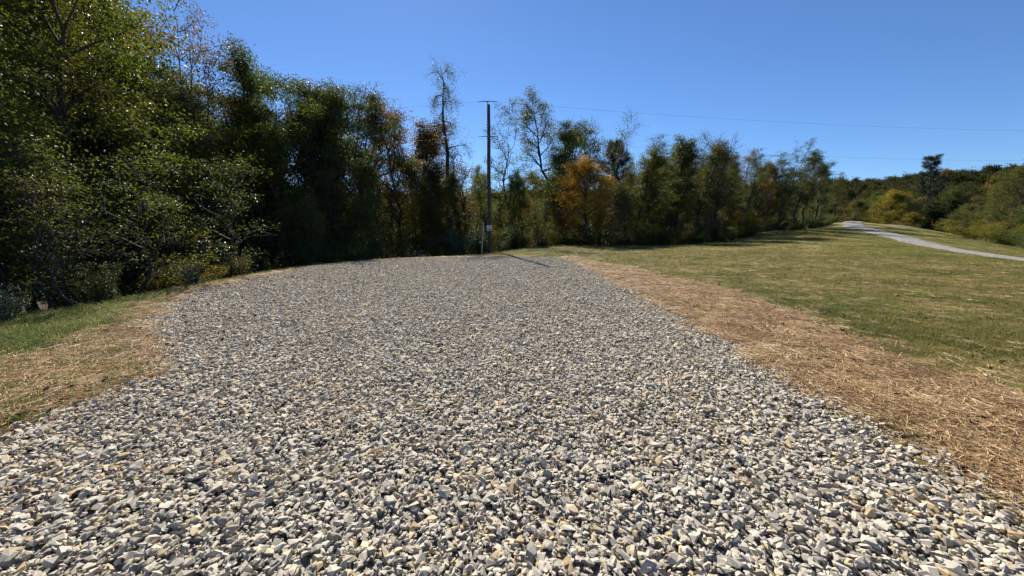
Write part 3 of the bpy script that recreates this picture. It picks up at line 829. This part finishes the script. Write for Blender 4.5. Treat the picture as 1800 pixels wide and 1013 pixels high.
SPECIAL = [
    (-10.6, 12.6, 1.15, 'shrub0', 'leaf_yellow', 'bright yellow-leaved bush hanging out of the wood by the gravel edge'),
    (-12.2, 12.4, 2.6, 'shrub0', 'leaf_yellowgreen', 'lime green bush next to the bright yellow bush'),
    (-12.6, 16.2, 2.6, 'shrub2', 'leaf_silver', 'silvery grey upright bush behind the yellow bush'),
    (-10.8, 26.0, 3.0, 'shrub2', 'leaf_silver', 'silvery shrub in the deep shade behind the curved gravel edge'),
    (-4.4, 34.6, 3.2, 'shrub1', 'leaf_silver', 'wide blue-grey shrub at the foot of the vine-hung snag'),
    (5.4, 39.8, 2.9, 'shrub0', 'leaf_yellow', 'golden shrub at the foot of the orange tree'),
    (14.6, 42.4, 2.8, 'shrub1', 'leaf_yellow', 'spreading yellow shrub below the forked tall tree'),
    (17.6, 43.6, 2.2, 'shrub0', 'leaf_orange', 'small rusty orange shrub beside the spreading yellow shrub'),
    (20.6, 44.8, 2.7, 'shrub1', 'leaf_olive', 'wide olive shrub between two yellow shrubs at the field edge'),
    (25.4, 48.0, 2.6, 'shrub0', 'leaf_yellowgreen', 'lime yellow shrub below the leaning leafless tree'),
    (32.0, 53.5, 3.4, 'shrub1', 'leaf_yellow', 'tall golden shrub below the broad bare tree'),
    (63.5, 54.0, 3.6, 'shrub0', 'leaf_yellow', 'golden shrub on the far side of the grassy hump'),
    (61.0, 48.5, 3.0, 'shrub1', 'leaf_yellowgreen', 'lime green shrub on the far side of the grassy hump'),
    (57.5, 42.5, 2.6, 'shrub0', 'leaf_green', 'dark green shrub on the far side of the grassy hump'),
]
for (x, y, h, kind, mat, label) in SPECIAL:
    place_tree('shrub', kind, mat, x, y, h, label, 'shrub', trunk_name='stem', crown_name='foliage', wide=1.2)
# trees filling the valley beyond the hump
for (x, y, h) in [(72, 52, 8), (78, 58, 9), (74, 46, 7.5), (86, 62, 9), (95, 72, 9), (98, 80, 9.5), (108, 88, 10), (112, 98, 10), (118, 104, 11), (96, 64, 9), (135, 118, 12), (88, 54, 9), (140, 128, 13),
                  (120, 122, 12), (100, 116, 10), (86, 112, 9), (78, 104, 9), (94, 124, 11), (110, 130, 11), (126, 108, 11), (82, 46, 8), (70, 42, 7)]:
    mat = R.choice(['leaf_green', 'leaf_olive', 'leaf_grey', 'leaf_olive', 'leaf_yellowgreen'])
    kind = R.choice(['broad0', 'broad1', 'broad2', 'round0'])
    place_tree('leafy_tree', kind, mat, x, y, h * R.uniform(.9, 1.15),
               SHAPE[kind] + ' ' + TINT[mat] + ' valley tree beyond the road near ' + near_mark(x, y), 'tree', 'trees in the valley beyond the road')

# ---------------------------------------------------------------- scatter helper (uncountable stuff only)
def scatter(name, meshes, pos, rot, scl, parent=None, label=None, cat=None):
    col = bpy.data.collections.new(name + '_pieces')
    for i, me in enumerate(meshes):
        o = bpy.data.objects.new('%s_piece_%02d' % (name, i), me); col.objects.link(o)
    me = bpy.data.meshes.new(name)
    me.vertices.add(len(pos)); me.vertices.foreach_set('co', np.asarray(pos, np.float32).ravel())
    a = me.attributes.new('rot', 'FLOAT_VECTOR', 'POINT'); a.data.foreach_set('vector', np.asarray(rot, np.float32).ravel())
    a = me.attributes.new('scl', 'FLOAT_VECTOR', 'POINT'); a.data.foreach_set('vector', np.asarray(scl, np.float32).ravel())
    a = me.attributes.new('pick', 'INT', 'POINT'); a.data.foreach_set('value', NP.integers(0, len(meshes), len(pos)).astype(np.int32))
    o = link(name, me, parent)
    ng = bpy.data.node_groups.new(name, 'GeometryNodeTree')
    ng.interface.new_socket('Geometry', in_out='INPUT', socket_type='NodeSocketGeometry')
    ng.interface.new_socket('Geometry', in_out='OUTPUT', socket_type='NodeSocketGeometry')
    N, L = ng.nodes.new, ng.links.new
    gi, go = N('NodeGroupInput'), N('NodeGroupOutput')
    ip = N('GeometryNodeInstanceOnPoints'); ci = N('GeometryNodeCollectionInfo')
    ci.inputs['Collection'].default_value = col; ci.inputs['Separate Children'].default_value = True; ci.inputs['Reset Children'].default_value = True

    def at(nm, ty):
        n = N('GeometryNodeInputNamedAttribute'); n.data_type = ty; n.inputs['Name'].default_value = nm
        return n.outputs['Attribute']
    L(gi.outputs[0], ip.inputs['Points']); L(ci.outputs[0], ip.inputs['Instance']); ip.inputs['Pick Instance'].default_value = True
    L(at('pick', 'INT'), ip.inputs['Instance Index']); L(at('rot', 'FLOAT_VECTOR'), ip.inputs['Rotation']); L(at('scl', 'FLOAT_VECTOR'), ip.inputs['Scale'])
    L(ip.outputs[0], go.inputs[0])
    md = o.modifiers.new('scatter', 'NODES'); md.node_group = ng
    props(o, label, cat, None, 'stuff')
    return o


def in_view(x, y, margin=1.25, back=.2):
    return (y > .55) & (np.abs(x) < 1.314 * y * margin + 1.4)


# ---------------------------------------------------------------- crushed stone
def stone_mesh(i):
    rng = np.random.default_rng(100 + i)
    n = rng.integers(9, 14)
    p = rng.normal(0, 1, (n, 3)); p /= np.linalg.norm(p, axis=1)[:, None]; p *= rng.uniform(.8, 1.1, (n, 1))
    p *= np.array([1.0, rng.uniform(.55, .85), rng.uniform(.30, .62)]) * .5
    b = bmesh.new()
    for q in p: b.verts.new(q)
    r = bmesh.ops.convex_hull(b, input=b.verts[:])
    bmesh.ops.delete(b, geom=[g for g in r['geom_interior'] if isinstance(g, bmesh.types.BMVert)], context='VERTS')
    bmesh.ops.recalc_face_normals(b, faces=b.faces[:])
    me = bpy.data.meshes.new('stone'); b.to_mesh(me); b.free(); me.materials.append(M['stone'])
    return me


STONES = [stone_mesh(i) for i in range(28)]
n0 = 620000
sx = NP.uniform(-9.2, 3.6, n0); sy = NP.uniform(.5, 22.2, n0)          # 12.8 x 21.7 m
d = poly_dist(sx, sy, PAD); sd = np.where(in_poly(sx, sy, PAD), -d, d)
dens = np.interp(sy, [0, 4, 7, 12, 22], [1.0, .9, .65, .48, .38])      # 1.0 = about 1500 per square metre
edge = 1 - smooth(-.12, .22, sd + wob(sx, sy, 3.1, 3) * .07)
ok = (NP.uniform(0, 1, n0) < dens * edge) & in_view(sx, sy)
sx, sy, sd = sx[ok], sy[ok], sd[ok]
n = len(sx)
size = np.clip(NP.lognormal(math.log(.042), .44, n), .013, .105)
layer = NP.uniform(0, 1, n)
sz = -.024 + layer * .040 + wob(sx, sy, 1.2, 5) * .010 + wob(sx, sy, 6, 6) * .006 - size * .10
out = sd > 0.05
sz[out] = terrain(sx[out], sy[out], False) + size[out] * .18
tl = np.interp(sy, [0, 5, 12, 22], [.28, .25, .20, .17])
rot = np.c_[NP.normal(0, 1, n) * tl, NP.normal(0, 1, n) * tl, NP.uniform(0, 6.283, n)]
scl = size[:, None] * NP.uniform(.8, 1.25, (n, 3))
pos = np.c_[sx, sy, sz]
# the 300 stones that show largest are single parts, the rest is one mass
cp, spn = math.cos(math.radians(8.8)), math.sin(math.radians(8.8))
depth = sy * cp - (sz - EYE) * spn; u = sx / depth; v = (sy * spn + (sz - EYE) * cp) / depth
vis = (np.abs(u) < 1.28) & (v > -.725) & (layer > .55)
score = np.where(vis, size / depth, 0)
big = np.argsort(-score)[:300]
mask = np.ones(n, bool); mask[big] = False
for b in big:
    o = link('stone', STONES[R.randrange(len(STONES))], pad)
    o.location = pos[b]; o.rotation_euler = rot[b]; o.scale = scl[b]
scatter('gravel', STONES, pos[mask], rot[mask], scl[mask], pad, None, None)
print('stones', n)

# ---------------------------------------------------------------- straw and grass
def straw_mesh(i, count=70, rad=.22):
    rng = np.random.default_rng(300 + i); V, F = [], []
    main = 0.0
    for k in range(count):
        a = rng.normal(main, .75) ; L = rng.uniform(.04, .21); w = rng.uniform(.0012, .0029)
        c = np.array([rng.normal(0, rad * .6), rng.normal(0, rad * .6), rng.uniform(.002, .028)])
        e = rng.normal(0, .10); dr = np.array([math.cos(a) * math.cos(e), math.sin(a) * math.cos(e), math.sin(e)])
        roll = rng.uniform(-.9, .9); sd_ = np.array([-math.sin(a) * math.cos(roll), math.cos(a) * math.cos(roll), math.sin(roll)]) * w
        bend = np.array([-math.sin(a), math.cos(a), .25]) * rng.normal(0, .012)
        b = len(V)
        for t, off in ((-.5, 0), (0, 1), (.5, 0)):
            q = c + dr * L * t + bend * off
            q[2] = max(q[2], .003)
            V += [q + sd_, q - sd_]
        F += [(b, b + 1, b + 3, b + 2), (b + 2, b + 3, b + 5, b + 4)]
    return fast_mesh('straw', np.array(V), np.array(F), [M['straw']])


STRAW = [straw_mesh(i, c, r) for i, (c, r) in enumerate([(46, .16), (60, .2), (30, .12), (70, .22), (18, .1), (40, .15), (22, .16), (55, .18)])]


def pts_in(poly, dens, inflate=0.0, ymax=99):
    P = np.array(poly); lo, hi = P.min(0) - inflate, P.max(0) + inflate; hi[1] = min(hi[1], ymax)
    m = int((hi - lo).prod() * dens); x = NP.uniform(lo[0], hi[0], m); y = NP.uniform(lo[1], hi[1], m)
    d = poly_dist(x, y, P); s = np.where(in_poly(x, y, P), -d, d)
    return x, y, s


sp, sr, ss = [], [], []
for poly, dn, frac in ((STRAW_R, 170, 1.0), (STRAW_L, 170, 1.0)):
    x, y, s = pts_in(poly, dn, .5)
    dpad = poly_dist(x, y, PAD); ins = in_poly(x, y, PAD)
    k = (NP.uniform(0, 1, len(x)) < (1 - smooth(-.25, .3, s + wob(x, y, 2.2, 8) * .3)) * np.clip(.55 + .5 * wob(x, y, 1.5, 9) + .5 * wob(x, y, 4.1, 10), .05 if poly is STRAW_R else .35, 1) * frac * np.interp(y, [0, 6, 12, 22], [1, .9, .6, .5])) & in_view(x, y) & ((~ins) | (dpad < .06))
    x, y = x[k], y[k]; m = len(x)
    sp.append(np.c_[x, y, terrain(x, y, False) + .004 + NP.uniform(0, .012, m)]); ax = 1.35 if poly is STRAW_R else .6
    sr.append(np.c_[NP.normal(0, .05, m), NP.normal(0, .05, m), NP.normal(2.6 if poly is STRAW_R else .35, .75, m)])
    ss.append(np.repeat(NP.uniform(.7, 1.2, (m, 1)), 3, 1))
# a few wisps blown onto the stones and thin straw over the turf next to the strip
m = 130; x = NP.uniform(-8, 3, m); y = NP.uniform(1.6, 20, m); k = in_poly(x, y, PAD); x, y = x[k], y[k]; m = len(x)
sp.append(np.c_[x, y, np.full(m, .03)]); sr.append(np.c_[np.zeros(m), np.zeros(m), NP.uniform(0, 6.28, m)]); ss.append(np.repeat(NP.uniform(.3, .55, (m, 1)), 3, 1))
x = NP.uniform(3, 22, 5200); y = 1.5 + 30 * NP.uniform(0, 1, 5200) ** 1.4; k = in_view(x, y) & (x > 3.2); x, y = x[k], y[k]; m = len(x)
sp.append(np.c_[x, y, terrain(x, y) + .02]); sr.append(np.c_[np.zeros(m), np.zeros(m), NP.uniform(0, 6.28, m)]); ss.append(np.repeat(NP.uniform(.5, .9, (m, 1)), 3, 1))
scatter('straw', STRAW, np.concatenate(sp), np.concatenate(sr), np.concatenate(ss), None, 'loose golden straw mulch strewn along the gravel edges', 'straw')
print('straw', sum(len(a) for a in sp))


def tuft_mesh(i, mat, count=26, rad=.06, h=.06):
    rng = np.random.default_rng(500 + i); V, F = [], []
    for k in range(count):
        a = rng.uniform(0, 6.283); e = rng.uniform(.35, 1.35); L = h * rng.uniform(.6, 1.5); w = rng.uniform(.0016, .0032)
        c = np.array([rng.normal(0, rad), rng.normal(0, rad), -.004]); dr = np.array([math.cos(a) * math.cos(e), math.sin(a) * math.cos(e), math.sin(e)])
        sd_ = np.array([-math.sin(a), math.cos(a), 0]) * w; b = len(V)
        mid = c + dr * L * .55; tip = c + dr * L * .95 + np.array([math.cos(a), math.sin(a), -.6]) * L * .28
        V += [c - sd_, c + sd_, mid + sd_ * .8, mid - sd_ * .8, tip]
        F += [(b, b + 1, b + 2), (b, b + 2, b + 3), (b + 3, b + 2, b + 4)]
    return fast_mesh('tuft', np.array(V), np.array(F), [mat])


TUFTS = [tuft_mesh(i, M['grass'], c, r, h) for i, (c, r, h) in enumerate([(26, .06, .055), (32, .07, .045), (20, .05, .07), (36, .09, .04), (28, .07, .05)])]
m = 900000
y = 1.0 + 64 * NP.uniform(0, 1, m) ** 1.7
x = NP.uniform(-.2, 1.62, m) * y + NP.uniform(-1, 1, m)
want = np.interp(y, [0, 6, 9, 16, 30, 64], [330, 300, 190, 70, 22, 7])
t_ = (y - 1) / 64; pdf = m * (1 / 64) * (1 / 1.7) * np.maximum(t_, 1e-4) ** (1 / 1.7 - 1) / (1.82 * np.maximum(y, 1))
k = NP.uniform(0, 1, m) < want / pdf
x, y = x[k], y[k]
dpad = poly_dist(x, y, PAD); okg = ~in_poly(x, y, PAD) & (dpad > .05) & in_view(x, y) & ~in_poly(x, y, WOOD_EDGE)
okg &= (poly_dist(x, y, ROAD, False) > 1.3 + .45 * NP.uniform(0, 1, len(x)))
dS = poly_dist(x, y, STRAW_R); sS = np.where(in_poly(x, y, STRAW_R), -dS, dS) + wob(x, y, 2.0, 12) * .35
okg &= NP.uniform(0, 1, len(x)) < .06 + .94 * smooth(-.2, .5, sS)
okg &= NP.uniform(0, 1, len(x)) < .62 + .38 * wob(x, y, .9, 13)
x, y = x[okg], y[okg]; m = len(x)
fs = np.interp(y, [0, 8, 20, 64], [1.0, 1.05, 1.6, 3.0])[:, None] * NP.uniform(.7, 1.3, (m, 1))
fs[NP.uniform(0, 1, m) < .04] *= 1.9
scl = np.repeat(fs, 3, 1); scl[:, 2] *= np.interp(y, [0, 8, 64], [.9, .8, .55])
scatter('grass', TUFTS, np.c_[x, y, terrain(x, y)], np.c_[NP.normal(0, .1, m), NP.normal(0, .1, m), NP.uniform(0, 6.28, m)], scl, None, 'short dry mown grass of the open field', 'grass')
print('grass', m)

GP = [(-10.5, 4.9), (-7.8, 5.0), (-6.9, 5.3), (-6.8, 5.7), (-7.4, 6.1), (-9.0, 6.2), (-10.5, 5.9)]
GREEN = [tuft_mesh(20 + i, M['grass_green'], 30, .06, .08) for i in range(3)]
x = NP.uniform(-13, -4, 60000); y = NP.uniform(2, 20, 60000)
sP = poly_dist(x, y, GP); sP = np.where(in_poly(x, y, GP), -sP, sP)
dL = poly_dist(x, y, STRAW_L); sL = np.where(in_poly(x, y, STRAW_L), -dL, dL)
pr = np.maximum(.9 * (1 - smooth(-.4, .4, sP + wob(x, y, 2.4, 3) * .45)), .10 * (sL < .1) + .10 * ((sL > 0) & (x < -7)))
k = (NP.uniform(0, 1, len(x)) < pr) & ~in_poly(x, y, PAD) & in_view(x, y) & (poly_dist(x, y, PAD) > .12)
x, y = x[k], y[k]; m = len(x)
scatter('fresh_grass', GREEN, np.c_[x, y, terrain(x, y)], np.c_[NP.normal(0, .12, m), NP.normal(0, .12, m), NP.uniform(0, 6.28, m)], np.repeat(NP.uniform(.8, 1.7, (m, 1)), 3, 1), None,
        'bright green grass patch beside the straw at the wood edge', 'grass')

LEAFM = []
for i in range(4):
    rng = np.random.default_rng(900 + i); V = []; F = []
    a = np.arange(7) * 2 * math.pi / 7; rr = .5 * rng.uniform(.55, 1.1, 7); zl = rng.uniform(0, .28, 7)
    V = [(0, 0, .02)] + [(rr[k] * math.cos(a[k]) * 1.2, rr[k] * math.sin(a[k]) * .8, zl[k]) for k in range(7)]
    F = [(0, 1 + k, 1 + (k + 1) % 7) for k in range(7)]
    LEAFM.append(fast_mesh('leaf', np.array(V), np.array(F), [M['fallen']]))
x = np.r_[NP.uniform(3.2, 30, 5200), NP.uniform(-10, -3.8, 900), NP.uniform(-9, 3, 300)]; y = np.r_[1.5 + 38 * NP.uniform(0, 1, 5200) ** 1.3, NP.uniform(2.5, 20, 900), NP.uniform(1.7, 21, 300)]
k = in_view(x, y) & ~in_poly(x, y, WOOD_EDGE); x, y = x[k], y[k]; m = len(x)
zf = np.where(in_poly(x, y, PAD), .03, terrain(x, y, False) + .03)
scatter('fallen_leaves', LEAFM, np.c_[x, y, zf], np.c_[NP.normal(0, .3, m), NP.normal(0, .3, m), NP.uniform(0, 6.28, m)], np.repeat(NP.uniform(.03, .085, (m, 1)), 3, 1), None,
        'brown fallen leaves scattered over grass, straw and stones', 'leaves')

# ---------------------------------------------------------------- far wooded hills (one mass)
FARM = []
for i, mt in enumerate(['far_green', 'far_olive', 'far_green', 'far_green', 'far_olive', 'far_green', 'far_green', 'far_olive', 'far_green', 'leaf_bronze']):
    sp_ = make_tree(700 + i, 11, .12, 4.0, 14, 'round', 7, size=.5, spread=.5, sec=3, twigs=3)
    lv, lf, ft = leaves(sp_[1], sp_[2], sp_[3], sp_[4], sp_[5])
    FARM.append(fast_mesh('far_crown', lv, lf, [M[mt]], False, ft))
m = 26000
az = NP.uniform(-1.0, 1.15, m); r = np.sqrt(NP.uniform(85 ** 2, 520 ** 2, m)); x = r * np.sin(az); y = r * np.cos(az)
k = (r > 165) | ((x / y < .62) & (y > 92))
k &= NP.uniform(0, 1, m) < np.interp(r, [85, 200, 300, 420, 520], [.8, .8, .8, .9, .6])
x, y = x[k], y[k]; m = len(x)
s = NP.uniform(.75, 1.25, m) * np.interp(np.hypot(x, y), [85, 180, 400], [.7, 1.1, 1.2])
scatter('far_wood', FARM, np.c_[x, y, terrain(x, y) - .8], np.c_[np.zeros(m), np.zeros(m), NP.uniform(0, 6.28, m)], np.c_[s, s, s * NP.uniform(.8, 1.2, m)], None,
        'distant wooded hills of green and russet trees', 'wood')
print('far', m)

# ---------------------------------------------------------------- utility pole, wires, white post
PX, PY = -1.6, 28.0
pz = tz(PX, PY)
pole = bpy.data.objects.new('utility_pole', None); COL.objects.link(pole); pole.location = (PX, PY, pz)
props(pole, 'tall bare wooden utility pole with a small white box, standing behind the gravel', 'utility pole')
H = 9.85 - pz


def tube_obj(name, pts, rad, sides, mat, parent=None, smooth_=True):
    pts = np.array(pts, float); rad = np.broadcast_to(np.asarray(rad, float), (len(pts),))
    v, f = tubes([(pts, rad, sides)])
    bm = bmesh.new(); vs = [bm.verts.new(q) for q in v]
    for q in f: bm.faces.new([vs[i] for i in q]).smooth = smooth_
    bm.faces.new([vs[i] for i in range(sides)][::-1]); bm.faces.new([vs[-sides + i] for i in range(sides)])
    bmesh.ops.recalc_face_normals(bm, faces=bm.faces[:])
    me = bpy.data.meshes.new(name); bm.to_mesh(me); bm.free(); me.materials.append(mat)
    return link(name, me, parent)


def box_obj(name, c, s, mat, parent=None, bev=.006, rz=0):
    bm = bmesh.new(); bmesh.ops.create_cube(bm, size=1)
    bmesh.ops.scale(bm, vec=s, verts=bm.verts); bmesh.ops.bevel(bm, geom=bm.edges[:], offset=bev, segments=2, affect='EDGES')
    bmesh.ops.rotate(bm, cent=(0, 0, 0), matrix=Matrix.Rotation(rz, 3, 'Z'), verts=bm.verts)
    bmesh.ops.translate(bm, vec=c, verts=bm.verts)
    me = bpy.data.meshes.new(name); bm.to_mesh(me); bm.free(); me.materials.append(mat)
    return link(name, me, parent)


zz = np.linspace(-.3, H, 14)
tube_obj('shaft', np.c_[.012 * np.sin(zz * .9), .01 * np.cos(zz * .7), zz], np.linspace(.148, .108, 14), 16, M['pole_wood'], pole)
tube_obj('top_pin', [(-.05, -.06, H - .35), (-.05, -.06, H + .12)], .014, 8, M['steel'], pole)
tube_obj('insulator', [(-.05, -.06, H + .08), (-.05, -.06, H + .12), (-.05, -.06, H + .15), (-.05, -.06, H + .2), (-.05, -.06, H + .24)], [.05, .065, .04, .06, .03], 12, M['porcelain'], pole)
sp_ = tube_obj('spool_bracket', [(.0, -.12, 7.75 - pz - .12), (.0, -.2, 7.75 - pz - .05), (.0, -.2, 7.75 - pz + .05), (.0, -.12, 7.75 - pz + .12)], .016, 8, M['steel'], pole)
tube_obj('spool', [(.0, -.2, 7.75 - pz - .05), (.0, -.2, 7.75 - pz - .015), (.0, -.2, 7.75 - pz + .015), (.0, -.2, 7.75 - pz + .05)], [.045, .028, .028, .045], 12, M['porcelain'], sp_)
mb = box_obj('meter_box', (.02, -.21, 1.62 - pz), (.40, .14, .30), M['white_paint'], pole)
box_obj('box_lid', (.02, -.289, 1.62 - pz + .02), (.35, .012, .21), M['white_paint'], mb, .003)
box_obj('band', (.02, -.17, 1.62 - pz - .22), (.33, .05, .05), M['steel'], pole, .004)
tube_obj('conduit', [(.06, -.19, -.2), (.06, -.19, 1.62 - pz - .15)], .022, 8, M['pole_wood'], pole)

post = tube_obj('white_post', [(0, 0, -.3), (.05, 0, .6), (.12, 0, 1.5), (.18, 0, 2.34)], [.033, .033, .032, .031], 10, M['white_paint'])
post.location = (-2.16, 27.5, tz(-2.16, 27.5))
props(post, 'thin white post leaning slightly beside the utility pole', 'post')


def wire_obj(name, a, b, sag, label, n=28, rad=.0045):
    a, b = np.array(a, float), np.array(b, float); t = np.linspace(0, 1, n)
    p = a[None] + (b - a)[None] * t[:, None]; p[:, 2] -= sag * 4 * t * (1 - t)
    o = tube_obj(name, p, rad, 5, M['wire']); props(o, label, 'wire')
    # thicker armour rods where the wire is tied to the pole
    o2 = tube_obj('armour_rod', p[0][None] + (p[1] - p[0])[None] / np.linalg.norm(p[1] - p[0]) * np.array([[0.0], [.35], [.7]]), [.026, .026, .018], 6, M['wire'], o)
    return o


tp = (PX - .05, PY - .06, 9.85 + .20); lp = (PX, PY - .22, 7.75)
wire_obj('power_line', tp, (78.0, 38.0, 10.9), 1.1, 'thin upper power line running from the pole top out over the open field')
wire_obj('power_line', tp, (-60.0, 36.0, 11.6), .9, 'thin upper power line running from the pole top into the wood')
wire_obj('power_line', lp, (79.0, 38.3, 8.8), 1.25, 'thin lower power line running from the pole out over the open field')
wire_obj('power_line', lp, (-60.0, 36.2, 9.4), .9, 'thin lower power line running from the pole into the wood')
